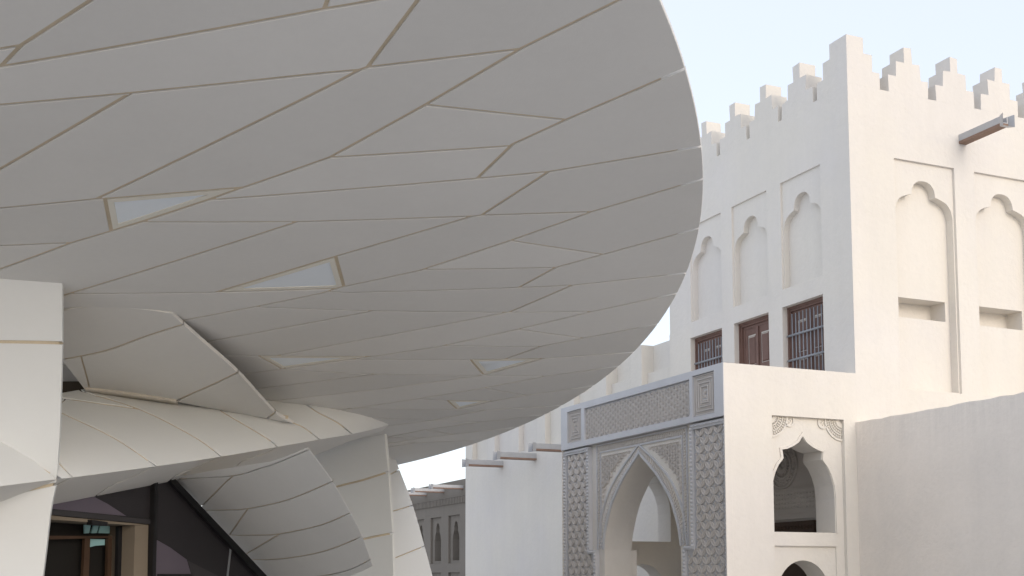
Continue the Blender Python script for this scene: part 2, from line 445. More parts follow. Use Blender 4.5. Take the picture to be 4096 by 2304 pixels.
# windows
def tube(bm, a, b, r, n=8, mi=0):
    a, b = Vector(a), Vector(b); d = (b-a).normalized(); x = d.orthogonal().normalized(); y = d.cross(x)
    ra = [bm.verts.new(a+(x*math.cos(2*math.pi*i/n)+y*math.sin(2*math.pi*i/n))*r) for i in range(n)]
    rb = [bm.verts.new(b+(x*math.cos(2*math.pi*i/n)+y*math.sin(2*math.pi*i/n))*r) for i in range(n)]
    for i in range(n):
        f = bm.faces.new((ra[i], ra[(i+1) % n], rb[(i+1) % n], rb[i])); f.smooth = True; f.material_index = mi
    bm.faces.new(ra[::-1]).material_index = mi; bm.faces.new(rb).material_index = mi
def window(x0, x1, bars, label):
    z0, z1 = 4.6, 6.45; f1, f2 = .085, .055; d = -.165
    bm = bmesh.new()
    for k, (w0, w1, oo) in enumerate(((0, .045, .06), (.045, f1, .045), (f1, f1+f2, .015))):
        box(bm, FB, x0+w0, x0+w1, z0, z1-w0, d, d+oo); box(bm, FB, x1-w1, x1-w0, z0, z1-w0, d, d+oo)
        box(bm, FB, x0+w1, x1-w1, z1-w1, z1-w0, d, d+oo)
    wf = link('window', bm, M['wood'], tower, label=label)
    a, b = x0+f1+f2, x1-f1-f2; mid = (a+b)/2
    for p, q, lift in ((a, mid-.004, 0.0), (mid+.004, b, 0.0)):
        bm = bmesh.new(); fr = FB.shift(d); wd = q-p
        st = .075; spans = [(5.62, 6.19), (5.06, 5.52), (4.62, 4.98)]
        facade(bm, fr, rect(p, q, z0, z1-f1-f2), [], -.03) if False else None
        holes = [(rect(p+st, q-st, a0, a1), .022) for a0, a1 in spans]
        facade(bm, fr, rect(p, q, z0, z1-f1-f2), holes, .008)
        for a0, a1 in spans:      # fielded panel with chamfered edges; one chamfer is paler
            i0, i1, o = p+st, q-st, .035
            c = [(i0, a0), (i1, a0), (i1, a1), (i0, a1)]; inn = [(i0+o, a0+o), (i1-o, a0+o), (i1-o, a1-o*1.6), (i0+o, a1-o*1.6)]
            for k in range(4):
                kk = (k+1) % 4
                quad(bm, [fr.pt(*c[k], -.013), fr.pt(*c[kk], -.013), fr.pt(*inn[kk], .012), fr.pt(*inn[k], .012)], 1 if k == 2 else 0)
            quad(bm, [fr.pt(*q_, .012) for q_ in inn])
        link('leaf', bm, [M['wood'], M['wood_light']], wf)
    bm = bmesh.new(); box(bm, FB, mid-.03, mid+.03, z0, z1-f1-f2-.002, d+.01, d+.035); link('meeting_stile', bm, M['wood'], wf)
    if bars:
        for k in range(9):
            bx_ = x0+.12+(x1-x0-.24)*(k+.35)/8.7
            bm = bmesh.new(); tube(bm, FB.pt(bx_, z0, -.09), FB.pt(bx_, z1-.14, -.09), .011, 6); link('bar', bm, M['iron'], wf)
        for z in (5.93, 5.49, 5.05):
            bm = bmesh.new(); tube(bm, FB.pt(x0+.03, z, -.08), FB.pt(x1-.03, z, -.08), .02, 8); link('rail', bm, M['iron'], wf)
window(*WIN[0], True, 'nearest barred window of brown wood'); window(*WIN[1], False, 'unbarred brown wooden shutter window between two barred ones'); window(*WIN[2], True, 'farthest barred window of brown wood')

def spout(parent, fr, x0, x1, z0, z1, L, out0=0., label=None):
    """open wooden channel lined with zinc, flared at its mouth"""
    bm = bmesh.new(); t = .03
    box(bm, fr, x0, x1, z0, z0+.045, out0, L, 0)
    box(bm, fr, x0, x0+t, z0+.047, z1, out0, L, 1); box(bm, fr, x1-t, x1, z0+.047, z1, out0, L, 1)
    box(bm, fr, x0+t+.001, x1-t-.001, z0+.047, z0+.062, out0, L, 1)
    m0, m1 = L-.02, L+.09
    for a, b in ((x0, x0-.045), (x1, x1+.045)):
        bm.faces.new([bm.verts.new(p) for p in (fr.pt(a, z0-.01, m0), fr.pt(b, z0-.03, m1), fr.pt(b, z1+.02, m1), fr.pt(a, z1+.01, m0))]).material_index = 1
        quad(bm, [fr.pt(a+(.004 if b > a else -.004), z0-.01, m0), fr.pt(b+(.004 if b > a else -.004), z0-.03, m1), fr.pt(b+(.004 if b > a else -.004), z1+.02, m1), fr.pt(a+(.004 if b > a else -.004), z1+.01, m0)], 1)
    quad(bm, [fr.pt(x0, z0-.012, m0), fr.pt(x1, z0-.012, m0), fr.pt(x1+.045, z0-.032, m1), fr.pt(x0-.045, z0-.032, m1)], 1)
    o = link('drain_spout', bm, [M['spout_wood'], M['zinc']], parent, label=label, norm=True)
    return o
spout(tower, FA, 2.37, 2.53, 9.14, 9.30, .93)

# ---- carving helpers
def petal(bm, fr, a, b, wid, out, relief=.03, n=5, hollow=True, deep=.9):
    """leaf-shaped carved petal from a to b: raised rim, V-cut middle"""
    a, b = Vector(a), Vector(b); ax = b-a; L = ax.length; ax.normalize(); nx = Vector((-ax.y, ax.x))
    lf, rt, li, ri, ce = [], [], [], [], []
    for i in range(n+1):
        t = i/n; h = wid*.5*math.sin(math.pi*t); p = a.lerp(b, .02+.96*t)
        q1, q2 = p+nx*h, p-nx*h; t2 = .11+.78*t; p2 = a.lerp(b, t2); hi = wid*.5*.62*math.sin(math.pi*t)
        lf.append(q1); rt.append(q2); li.append(p2+nx*hi); ri.append(p2-nx*hi); ce.append(p2)
    V = lambda p, o: bm.verts.new(fr.pt(p.x, p.y, o))
    lb = [V(p, out) for p in lf]; rb = [V(p, out) for p in rt]
    lt = [V(a.lerp(b, .02+.96*i/n)+(lf[i]-a.lerp(b, .02+.96*i/n))*.96, out+relief) for i in range(n+1)]
    rtp = [V(a.lerp(b, .02+.96*i/n)+(rt[i]-a.lerp(b, .02+.96*i/n))*.96, out+relief) for i in range(n+1)]
    for i in range(n):
        bm.faces.new((lb[i], lb[i+1], lt[i+1], lt[i])); bm.faces.new((rb[i+1], rb[i], rtp[i], rtp[i+1]))
    if hollow:
        l2 = [V(p, out+relief) for p in li]; r2 = [V(p, out+relief) for p in ri]; c2 = [V(p, out+relief*(1-deep)) for p in ce]
        for i in range(n):
            bm.faces.new((lt[i], lt[i+1], l2[i+1], l2[i])); bm.faces.new((rtp[i+1], rtp[i], r2[i], r2[i+1]))
            bm.faces.new((l2[i], l2[i+1], c2[i+1], c2[i])); bm.faces.new((r2[i+1], r2[i], c2[i], c2[i+1]))
    else:
        for i in range(n): bm.faces.new((lt[i], lt[i+1], rtp[i+1], rtp[i]))
def star(bm, fr, c, r1, r2, out, relief, n=4, rot=0):
    ce = bm.verts.new(fr.pt(c[0], c[1], out+relief)); ring = []
    for i in range(2*n):
        a = math.pi*i/n+rot; rr = r1 if i % 2 == 0 else r2
        ring.append(bm.verts.new(fr.pt(c[0]+rr*math.cos(a), c[1]+rr*math.sin(a), out)))
    for i in range(2*n): bm.faces.new((ring[i], ring[(i+1) % (2*n)], ce))
def lattice4(bm, fr, region, dx, dz, out, relief, x_ref, z_ref):
    """interlaced circles: nodes on a diamond grid, four petals each, small diamond stars between"""
    xs = [p[0] for p in region]; zs = [p[1] for p in region]; W = math.hypot(dx, dz)/2*.38
    i0, i1 = int((min(xs)-x_ref)/dx)-2, int((max(xs)-x_ref)/dx)+2; j0, j1 = int((min(zs)-z_ref)/dz)-2, int((max(zs)-z_ref)/dz)+2
    def ok(a, b): return inside(((a[0]+b[0])/2, (a[1]+b[1])/2), region) and inside((a[0]*.8+b[0]*.2, a[1]*.8+b[1]*.2), region) and inside((a[0]*.2+b[0]*.8, a[1]*.2+b[1]*.8), region)
    for i in range(i0, i1):
        for j in range(j0, j1):
            for ox, oz in ((0, 0), (.5, .5)):
                n = (x_ref+(i+ox)*dx, z_ref+(j+oz)*dz)
                for sx in (.5, -.5):
                    m_ = (n[0]+sx*dx, n[1]+.5*dz)
                    if ok(n, m_): petal(bm, fr, n, m_, W, out, relief, 5, True, .95)
            for c in ((x_ref+(i+.5)*dx, z_ref+j*dz), (x_ref+i*dx, z_ref+(j+.5)*dz)):
                if inside(c, region):
                    star(bm, fr, c, dx*.15, dx*.06, out, relief*.95)
def lattice6(bm, fr, region, e, out, relief, x_ref, z_ref, n=4):
    """flower lattice: triangular grid, six petals round each node, one pair upright"""
    dx, dz = e*math.sqrt(3)/2, e
    xs = [p[0] for p in region]; zs = [p[1] for p in region]
    for i in range(int((min(xs)-x_ref)/dx)-2, int((max(xs)-x_ref)/dx)+3):
        for j in range(int((min(zs)-z_ref)/dz)-2, int((max(zs)-z_ref)/dz)+3):
            a = (x_ref+i*dx, z_ref+(j+(.5 if i % 2 else 0))*dz)
            for b in ((a[0], a[1]+dz), (a[0]+dx, a[1]+.5*dz), (a[0]-dx, a[1]+.5*dz)):
                if inside((a[0]*.85+b[0]*.15, a[1]*.85+b[1]*.15), region) and inside((a[0]*.15+b[0]*.85, a[1]*.15+b[1]*.85), region):
                    petal(bm, fr, a, b, e*.33, out, relief, n)
def bead_row(bm, fr, a, b, r, out, pitch):
    a, b = Vector(a), Vector(b); L = (b-a).length; k = max(1, int(L/pitch)); ax = (b-a).normalized(); nx = Vector((-ax.y, ax.x))
    for i in range(k):
        c = a.lerp(b, (i+.5)/k); hl = L/k*.46
        ring = [c+ax*hl*math.cos(t)+nx*r*math.sin(t) for t in [2*math.pi*q/8 for q in range(8)]]
        lo = [bm.verts.new(fr.pt(p.x, p.y, out)) for p in ring]; hi = [bm.verts.new(fr.pt(*(c+(p-c)*.62), out+r*1.1)) for p in ring]
        for q in range(8): bm.faces.new((lo[q], lo[(q+1) % 8], hi[(q+1) % 8], hi[q])).smooth = True
        bm.faces.new(hi).smooth = True
def strip(bm, fr, path, wid, o0, o1, closed=False):
    """raised moulding following a path in the facade"""
    n = len(path); P = [Vector(p) for p in path]; L, Rr = [], []
    for i in range(n):
        a = P[i-1] if (i > 0 or closed) else P[i]; b = P[(i+1) % n] if (i < n-1 or closed) else P[i]
        t = (b-a).normalized(); nx = Vector((-t.y, t.x)); k = 1.
        if (i > 0 and i < n-1) or closed:
            t1 = (P[i]-P[i-1]).normalized(); k = 1/max(.45, abs(nx.dot(Vector((-t1.y, t1.x)))))
        L.append(P[i]+nx*wid/2*k); Rr.append(P[i]-nx*wid/2*k)
    for i in range(n if closed else n-1):
        j = (i+1) % n
        a, b, c, d = L[i], L[j], Rr[j], Rr[i]
        A_, B_, C_, D_ = (fr.pt(p.x, p.y, o1) for p in (a, b, c, d)); a0, b0, c0, d0 = (fr.pt(p.x, p.y, o0) for p in (a, b, c, d))
        quad(bm, [A_, B_, C_, D_]); quad(bm, [a0, b0, B_, A_]); quad(bm, [D_, C_, c0, d0])

# ---- the carved porch
PD, PX, PZ = 2.53, 5.53, 4.98
porch = thing('carved_porch', 'cream porch with carved grey gypsum front and tall pointed arch', 'porch', T-D2*1.2+D1*2.7)
FP = FB.shift(PD)                        # its front plane
CXA = 2.76
inner = [(1.29, 2.21), (1.24, 2.45), (1.15, 2.68), (.95, 3.04), (.58, 3.42), (.30, 3.63), (0, 3.84)]
inner_c = interp(inner, 4)
outer_c = interp([(1.50, 2.21), (1.45, 2.50), (1.36, 2.83), (1.05, 3.28), (.56, 3.66), (.28, 3.83), (0, 4.0)], 4)
# side walls with an ogee window above a round arch
ogee = [(.605, 2.40), (.605, 2.95), (.585, 3.15), (.53, 3.32), (.46, 3.45), (.365, 3.56), (.385, 3.70), (.27, 3.725), (.15, 3.775), (.06, 3.83), (0, 3.90)]
low = [(.50, 0), (.50, 1.42)]+[(.50*math.cos(a), 1.42+.54*math.sin(a)) for a in [math.pi/2*k/10 for k in range(1, 10)]]+[(0, 1.96)]
bm = bmesh.new()
for s0, fr in ((0, FA), (PX, None)):
    if fr is None: fr = Frame(T+D1*PX, D2, D1)
    x0, x1 = -PD, 0
    win = half_arch(-1.03, ogee); lowp = half_arch(-1.05, low)
    facade(bm, fr, rect(x0, x1, 0, PZ), [(rect(-1.65, -.26, .02, 4.21), .07, [(win, .47, (), True), (rect(-1.63, -.42, .04, 2.17), .02, [([(x, max(z, .06)) for x, z in lowp], .45, (), True)])])])
    ib = fr.shift(-.54)
    facade(bm, ib, rect(x0+.6, x1, 0, 4.30), [(win, 0, (), True), ([(x, max(z, .06)) for x, z in lowp], 0, (), True)])
    quad(bm, [fr.pt(x0, 0, 0), fr.pt(x0, PZ, 0), fr.pt(x0, PZ, -.019), fr.pt(x0, 0, -.019)])
    quad(bm, [fr.pt(x0, 0, -.019), fr.pt(x0, PZ, -.019), fr.pt(x0+.2, PZ, -.019), fr.pt(x0+.2, 0, -.019)])
# front wall round the arch, its back and the ceiling
FW2 = FP.shift(-.12)
arch_in = half_arch(CXA, [(1.29, .02), (1.29, 2.2)]+inner_c[1:])
facade(bm, FW2, rect(.0, PX-.0, 0, 4.30), [(arch_in, .56, (), True)])
facade(bm, FP.shift(-.68), rect(.54, PX-.54, 0, 4.30), [(arch_in, 0, (), True)])
for z, o0, o1 in ((4.30, 0, PD-.1), (4.55, .0, PD-.3)):
    quad(bm, [FB.pt(.02, z, o0), FB.pt(PX-.02, z, o0), FB.pt(PX-.02, z, o1), FB.pt(.02, z, o1)])
# parapet thickness and its cap
quad(bm, [FB.pt(0, PZ, 0), FB.pt(.3, PZ, 0), FB.pt(.3, PZ, PD-.33), FB.pt(0, PZ, PD-.33)]); quad(bm, [FB.pt(.3, PZ, 0), FB.pt(.3, 4.55, 0), FB.pt(.3, 4.55, PD-.33), FB.pt(.3, PZ, PD-.33)])
quad(bm, [FB.pt(PX-.3, PZ, 0), FB.pt(PX, PZ, 0), FB.pt(PX, PZ, PD-.33), FB.pt(PX-.3, PZ, PD-.33)]); quad(bm, [FB.pt(PX-.3, PZ, 0), FB.pt(PX-.3, 4.55, 0), FB.pt(PX-.3, 4.55, PD-.33), FB.pt(PX-.3, PZ, PD-.33)])
bmesh.ops.remove_doubles(bm, verts=bm.verts, dist=1e-4)
link('wall', bm, M['plaster'], porch)
bm = bmesh.new()
strip(bm, FA, [(x, z) for x, z in half_arch(-1.03, [(h+.035 if h else 0, z+(0.0 if h else .05)) for h, z in ogee])], .045, -.07, -.052)
strip(bm, FA, [(-1.635, 2.285), (-.42, 2.285)], .20, -.07, -.045)
link('arch_moulding', bm, M['plaster'], porch)
# lace fans in the upper corners of the side panel
for cx_, sg in ((-1.65, 1), (-.26, -1)):
    bm = bmesh.new(); fr = FA.shift(-.07); cz = 4.21; R0 = .34
    for k in range(9):
        a = math.pi/2*(k+.5)/9; ca, sa = math.cos(a)*sg, -math.sin(a)
        petal(bm, fr, (cx_+ca*.04, cz+sa*.04), (cx_+ca*.15, cz+sa*.15), .022, 0, .018, 3, False)
    for rr in (.16, .24, .325):
        strip(bm, fr, [(cx_+sg*rr*math.cos(a), cz-rr*math.sin(a)) for a in [math.pi/2*k/14 for k in range(15)]], .016 if rr < .3 else .03, 0, .022)
    for rr, nn in ((.20, 8), (.28, 11)):
        for k in range(nn):
            a = math.pi/2*(k+.5)/nn; star(bm, fr, (cx_+sg*rr*math.cos(a), cz-rr*math.sin(a)), .032, .012, 0, .022, 4, a)
            a2 = math.pi/2*k/nn
            petal(bm, fr, (cx_+sg*(rr-.035)*math.cos(a2), cz-(rr-.035)*math.sin(a2)), (cx_+sg*(rr+.035)*math.cos(a2), cz-(rr+.035)*math.sin(a2)), .018, 0, .02, 3, False)
    lobe_c = (cx_+sg*.37, cz-.06)
    strip(bm, fr, [(lobe_c[0]+.085*math.cos(a)*sg, lobe_c[1]-.085*math.sin(a)) for a in [-.5+3.0*k/10 for k in range(11)]], .03, 0, .022)
    for k in range(4): star(bm, fr, (lobe_c[0]+sg*(.03*math.cos(k*1.6)), lobe_c[1]-.03*math.sin(k*1.6)), .028, .012, 0, .02)
    link('lace_corner', bm, M['plaster'], porch)

# gypsum beam across the top, with three sunk carved fields
beam_bm = bmesh.new()
ZB0, ZB1 = 4.16, PZ+.002
fields = [(rect(.25, .86, 4.235, 4.895), .05), (rect(.95, 4.56, 4.265, 4.86), .055), (rect(4.69, 5.27, 4.27, 4.88), .05)]
facade(beam_bm, FP, rect(-.002, PX+.002, ZB0, ZB1), fields, .012)
for x in (-.002, PX+.002): quad(beam_bm, [FP.pt(x, ZB0, .012), FP.pt(x, ZB1, .012), FP.pt(x, ZB1, -.001), FP.pt(x, ZB0, -.001)])
quad(beam_bm, [FP.pt(-.002, ZB1, .012), FP.pt(PX+.002, ZB1, .012), FP.pt(PX-.004, ZB1, -.32), FP.pt(.004, ZB1, -.32)])
quad(beam_bm, [FP.pt(-.002, ZB0, .012), FP.pt(PX+.002, ZB0, .012), FP.pt(PX-.004, ZB0, -.32), FP.pt(.004, ZB0, -.32)])
quad(beam_bm, [FP.pt(.004, ZB0, -.32), FP.pt(PX-.004, ZB0, -.32), FP.pt(PX-.004, ZB1, -.32), FP.pt(.004, ZB1, -.32)])
beam = link('carved_beam', beam_bm, M['gypsum_frame'], porch)
bm = bmesh.new(); lattice6(bm, FP, rect(.955, 4.555, 4.27, 4.855), .104, -.043, .026, .95, 4.265)
link('flower_lattice', bm, M['gypsum'], beam, kind='stuff')
for x0, x1, z0, z1 in ((.25, .86, 4.235, 4.895), (4.69, 5.27, 4.27, 4.88)):
    bm = bmesh.new(); o = -.038; k = .03
    for ring in range(4):
        ins = .018+ring*.062; a0, a1, b0, b1 = x0+ins, x1-ins, z0+ins, z1-ins
        strip(bm, FP, [(a0, b0), (a1, b0), (a1, b1), (a0, b1)], .012, o, o+.026+ring*.002, True)
        c = ins+.03; a0, a1, b0, b1 = x0+c, x1-c, z0+c, z1-c
        for p, q in (((a0, b0), (a1, b0)), ((a1, b0), (a1, b1)), ((a1, b1), (a0, b1)), ((a0, b1), (a0, b0))):
            nn = max(2, int(math.hypot(q[0]-p[0], q[1]-p[1])/.034))
            for i in range(nn):
                t = (i+.5)/nn; star(bm, FP, (p[0]+(q[0]-p[0])*t, p[1]+(q[1]-p[1])*t), .022, .013, o, .024, 4, 0)
    cx_, cz_ = (x0+x1)/2, (z0+z1)/2
    for a in range(4):
        ang = math.pi/4+a*math.pi/2; petal(bm, FP, (cx_, cz_), (cx_+.05*math.cos(ang), cz_+.085*math.sin(ang)), .035, o, .03, 4)
    link('framed_rosette', bm, M['gypsum'], beam, kind='stuff')

# pillars covered with a deep petal lattice
for side in (0, 1):
    def X(x): return x if side == 0 else PX-x+.0
    colp = [(.02, .0), (.02, 4.135), (1.03, 4.135), (1.03, 2.20), (1.28, 2.20), (1.28, .0)]
    colp = [(X(x), z) for x, z in colp]
    bm = bmesh.new()
    inn = [(.085, .06), (.085, 4.05), (.965, 4.05), (.965, 2.135), (1.215, 2.135), (1.215, .06)]
    inn = [(X(x), z) for x, z in inn]
    fp = FP.shift(-.035)
    facade(bm, fp, colp, [(inn, .052)])
    n = len(colp)
    for i in range(n):
        a, b = colp[i], colp[(i+1) % n]; quad(bm, [fp.pt(*a), fp.pt(*b), fp.pt(*b, -.14), fp.pt(*a, -.14)])
    pil = link('carved_pillar', bm, M['gypsum_frame'], porch)
    bm = bmesh.new(); lattice4(bm, fp, inn, .255, .27, -.05, .032, X(.27), 3.92)
    link('petal_lattice', bm, M['gypsum'], pil, kind='stuff')
    bm = bmesh.new()
    for a, b in (((.05, .1), (.05, 4.09)), ((.05, 4.10), (1.0, 4.10)), ((1.0, 4.09), (1.0, 2.17)), ((1.0, 2.17), (1.25, 2.17)), ((1.25, 2.15), (1.25, .1))):
        bead_row(bm, fp, (X(a[0]), a[1]), (X(b[0]), b[1]), .026, -.002, .062)
    link('bead_moulding', bm, M['gypsum_frame'], pil, kind='stuff')
    bm = bmesh.new()      # plain jamb below the impost, standing proud of the arch soffit
    xa, xb = sorted((X(1.282), X(1.46)))
    box(bm, FP, xa, xb, 0, 2.2, -.80, -.118); link('jamb', bm, M['plaster'], porch)
# moulded bands on the arch wall
FM = FW2
bm = bmesh.new()
arch_out = [(CXA-h, z) for h, z in outer_c]+[(CXA+h, z) for h, z in reversed(outer_c[:-1])]
arch_mid = [(CXA-h, z) for h, z in interp([(1.395, 2.21), (1.345, 2.475), (1.255, 2.755), (1.0, 3.16), (.57, 3.54), (.29, 3.73), (0, 3.92)], 4)]
arch_mid = arch_mid+[(2*CXA-x, z) for x, z in reversed(arch_mid[:-1])]
arch_inn = [(CXA-h-.03, z) for h, z in inner_c[:-1]]+[(CXA, 3.88)]+[(CXA+h+.03, z) for h, z in reversed(inner_c[:-1])]
strip(bm, FM, arch_out, .03, 0, .03); strip(bm, FM, arch_inn, .045, 0, .03)
FX, FZ = 1.53, 4.13
for e_ in (0, .135): strip(bm, FM, [(CXA-FX+e_, 2.22), (CXA-FX+e_, FZ-e_), (CXA+FX-e_, FZ-e_), (CXA+FX-e_, 2.22)], .022, 0, .025)
spL = [(-1.34, 3.12), (-1.34, 3.90), (-.36, 3.90), (-.66, 3.72), (-1.0, 3.48)]
def spandrel(sg):
    pts = [(-1.325, 3.05), (-1.325, 3.915), (-.30, 3.915)]
    cur = [(-h-.13, z+.09) for h, z in outer_c if 2.95 < z < 3.86]
    P = pts+[(x, z) for x, z in reversed(cur) if x > -1.29 and z < 3.87]
    return [(CXA+sg*x, z) for x, z in P]
link('band_moulding', bm, M['gypsum_frame'], porch)
bm = bmesh.new()
for k in range(len(arch_mid)-1):
    a, b = Vector(arch_mid[k]), Vector(arch_mid[k+1]); L = (b-a).length; nn = max(1, round(L/.055)); ax = (b-a).normalized(); nx = Vector((-ax.y, ax.x))
    for i in range(nn):
        c = a.lerp(b, (i+.5)/nn)
        petal(bm, FM, c-nx*.055-ax*.012, c+nx*.055+ax*.012, .03, 0, .022, 3, False); 
FXm = FX-.067
for a, b in (((-FXm, 2.25), (-FXm, FZ-.067)), ((-FXm, FZ-.067), (FXm, FZ-.067)), ((FXm, FZ-.067), (FXm, 2.25))):
    a, b = Vector((CXA+a[0], a[1])), Vector((CXA+b[0], b[1])); L = (b-a).length; nn = int(L/.055); ax = (b-a).normalized(); nx = Vector((-ax.y, ax.x))
    for i in range(nn):
        c = a.lerp(b, (i+.5)/nn); petal(bm, FM, c-nx*.05-ax*.014, c+nx*.05+ax*.014, .03, 0, .022, 3, False)
link('chain_band', bm, M['gypsum'], porch, kind='stuff')
for sg in (-1, 1):
    P = spandrel(sg); bm = bmesh.new(); lattice6(bm, FM, P, .095, .002, .03, P[1][0], P[1][1]-.02)
    n = len(P)
    for i in range(n):
        a, b = Vector(P[i]), Vector(P[(i+1) % n]); L = (b-a).length; nn = max(1, int(L/.085))
        for k in range(nn):
            c = a.lerp(b, (k+.5)/nn); star(bm, FM, c, .05, .032, .0, .045, 2, math.atan2((b-a).y, (b-a).x))
    link('spandrel_carving', bm, M['gypsum'], porch, kind='stuff')
# the carved doorway inside the porch
bm = bmesh.new()
box(bm, FB, .7, 4.8, 2.66, 4.25, .002, .05)
for z in (2.70, 2.80, 3.20): box(bm, FB, .7, 4.8, z, z+.03, .052, .085)
for row in range(4):
    z = 2.90+row*.075
    for k in range(44): star(bm, FB, (.9+k*.085, z), .036, .018, .052, .03, 4, .4)
for cx_ in (1.88, 2*CXA-1.88):
    for k in range(22):
        a = 2*math.pi*k/22; petal(bm, FB, (cx_+.05*math.cos(a), 3.65+.05*math.sin(a)), (cx_+.21*math.cos(a), 3.65+.21*math.sin(a)), .035, .052, .03, 3, False)
    for rr in (.23, .40): strip(bm, FB, [(cx_+rr*math.cos(a), 3.65+rr*math.sin(a)) for a in [2*math.pi*k/24 for k in range(24)]], .025, .052, .085, True)
    for k in range(20):
        a = 2*math.pi*k/20; star(bm, FB, (cx_+.315*math.cos(a), 3.65+.315*math.sin(a)), .06, .02, .052, .03, 4, a)
link('door_surround', bm, M['gypsum'], porch, kind='stuff')
bm = bmesh.new(); box(bm, FB, 1.0, 4.5, 2.42, 2.655, .002, .12); box(bm, FB, 1.0, 4.5, 0, 2.418, .002, .04)
for k in range(40): star(bm, FB, (1.05+k*.088, 2.55), .04, .025, .12, .03)
link('door', bm, M['carved_wood'], porch)

# ---- the long range to the left of the tower
rng = thing('palace_range', 'long cream palace wing with shallow pilaster bays and drain spouts', 'building', T+D1*11)
XL = 16.72; ZR = 6.66
bm = bmesh.new()
left_edges = [6.75+1.575*k for k in range(7)]
bays = [(max(5.62, l-1.13), l) for l in left_edges]
# lower wall up to the bays, then piers between the bays
facade(bm, FB, rect(5.6, XL, 0, 4.97))
cur = 5.6
for a, b in bays+[(XL, XL)]:
    if a-cur > .01: facade(bm, FB, rect(cur, a, 4.97, ZR)); quad(bm, [FB.pt(cur, ZR, 0), FB.pt(a, ZR, 0), FB.pt(a, ZR, -.6), FB.pt(cur, ZR, -.6)])
    cur = b
for a, b in bays:
    for x in (a, b): quad(bm, [FB.pt(x, 4.97, 0), FB.pt(x, ZR, 0), FB.pt(x, ZR, -.3), FB.pt(x, 4.97, -.3)])
    quad(bm, [FB.pt(a, 4.97, 0), FB.pt(b, 4.97, 0), FB.pt(b, 4.97, -.14), FB.pt(a, 4.97, -.14)])
    quad(bm, [FB.pt(a, 4.97, -.14), FB.pt(b, 4.97, -.14), FB.pt(b, 6.05, -.14), FB.pt(a, 6.05, -.14)])
    quad(bm, [FB.pt(a, 6.05, -.14), FB.pt(b, 6.05, -.14), FB.pt(b, 6.05, -.29), FB.pt(a, 6.05, -.29)])
    quad(bm, [FB.pt(a, 6.05, -.29), FB.pt(b, 6.05, -.29), FB.pt(b, ZR, -.29), FB.pt(a, ZR, -.29)])
    quad(bm, [FB.pt(a, ZR, -.29), FB.pt(b, ZR, -.29), FB.pt(b, ZR, -.6), FB.pt(a, ZR, -.6)])
facade(bm, Frame(T+D1*XL, D2, D1), rect(0, 4.0, 0, ZR))
quad(bm, [FB.pt(5.6, ZR-.01, -.6), FB.pt(XL, ZR-.01, -.6), FB.pt(XL, ZR-.01, -4), FB.pt(5.6, ZR-.01, -4)])
facade(bm, FB.shift(-4), rect(5.6, XL, 0, ZR))
bmesh.ops.remove_doubles(bm, verts=bm.verts, dist=1e-4)
link('wall', bm, M['plaster'], rng)
for x in (9.92, 11.99, 14.06): spout(rng, FB, x-.02, x+.14, 4.66, 4.83, 1.02)

# ---- the shaded courtyard range at the far left
FC = FB.shift(-4.9)
crt = thing('courtyard_range', 'far courtyard building with small pointed niches under a dentil band', 'building', T+D2*4.9+D1*33)
bm = bmesh.new(); holes = []
for k in range(-1, 6):
    x0 = 29.38+k*2.06; x1 = x0+1.24; cx_ = (x0+x1)/2
    ar = [(.37, 2.45), (.37, 3.30), (.30, 3.52), (.20, 3.66), (.20, 3.82), (.13, 3.97), (0, 4.05)]
    holes.append((rect(x0, x1, 2.33, 4.27), .09, [(half_arch(cx_, ar), .28)])); holes.append((rect(x0, x1, .6, 1.97), .09))
facade(bm, FC, rect(17, 42, 0, 5.65), holes)
quad(bm, [FC.pt(17, 5.65, 0), FC.pt(42, 5.65, 0), FC.pt(42, 5.65, -5), FC.pt(17, 5.65, -5)]); facade(bm, FC.shift(-5), rect(17, 42, 0, 5.65))
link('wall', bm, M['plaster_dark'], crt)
bm = bmesh.new()
box(bm, FC, 20, 42, 4.98, 5.02, .002, .06)
for k in range(120): prism(bm, FC, [(21+k*.17, 4.72), (21.11+k*.17, 4.72), (21.11+k*.17, 4.97), (21+k*.17, 4.97)], .002, .06, back=False)
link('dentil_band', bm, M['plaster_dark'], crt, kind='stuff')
for x in (29.0, 31.1, 33.2, 35.3): spout(crt, FC, x, x+.16, 5.24, 5.40, 1.3)

# ---- the boundary wall on the right
bwall = thing('boundary_wall', 'weathered plain plaster wall running forward from the tower corner', 'wall', T-D1*4)
bm = bmesh.new()
tops = [(-16+k*.2, 4.18+random.uniform(-.012, .012)) for k in range(80)]+[(-.001, 4.18)]
facade(bm, FB.shift(.02), [(-16, 0), (-.001, 0)]+tops[::-1]); facade(bm, FB.shift(-.40), [(-16, 0), (-.001, 0)]+tops[::-1])
for (xa, za), (xb, zb) in zip(tops[:-1], tops[1:]): quad(bm, [FB.pt(xa, za, .02), FB.pt(xb, zb, .02), FB.pt(xb, zb, -.4), FB.pt(xa, za, -.4)])
quad(bm, [FB.pt(-16, 0, .02), FB.pt(-16, tops[0][1], .02), FB.pt(-16, tops[0][1], -.4), FB.pt(-16, 0, -.4)])
bmesh.ops.remove_doubles(bm, verts=bm.verts, dist=1e-4)
link('wall_body', bm, M['plaster_old'], bwall)

# ================================================================== THE DISCS OF THE MUSEUM
DC = Vector((-11.6326, 14.3025, 4.0601))+Vector((0, 0, EYE)); DN = (.0302, .15, 1.); DR = 14.0; SAG = .7
disc = DiscSurf(DC, DN, DR, SAG)
big = thing('overhead_disc', 'huge sand coloured concrete disc overhead with brown panel joints', 'disc', DC)
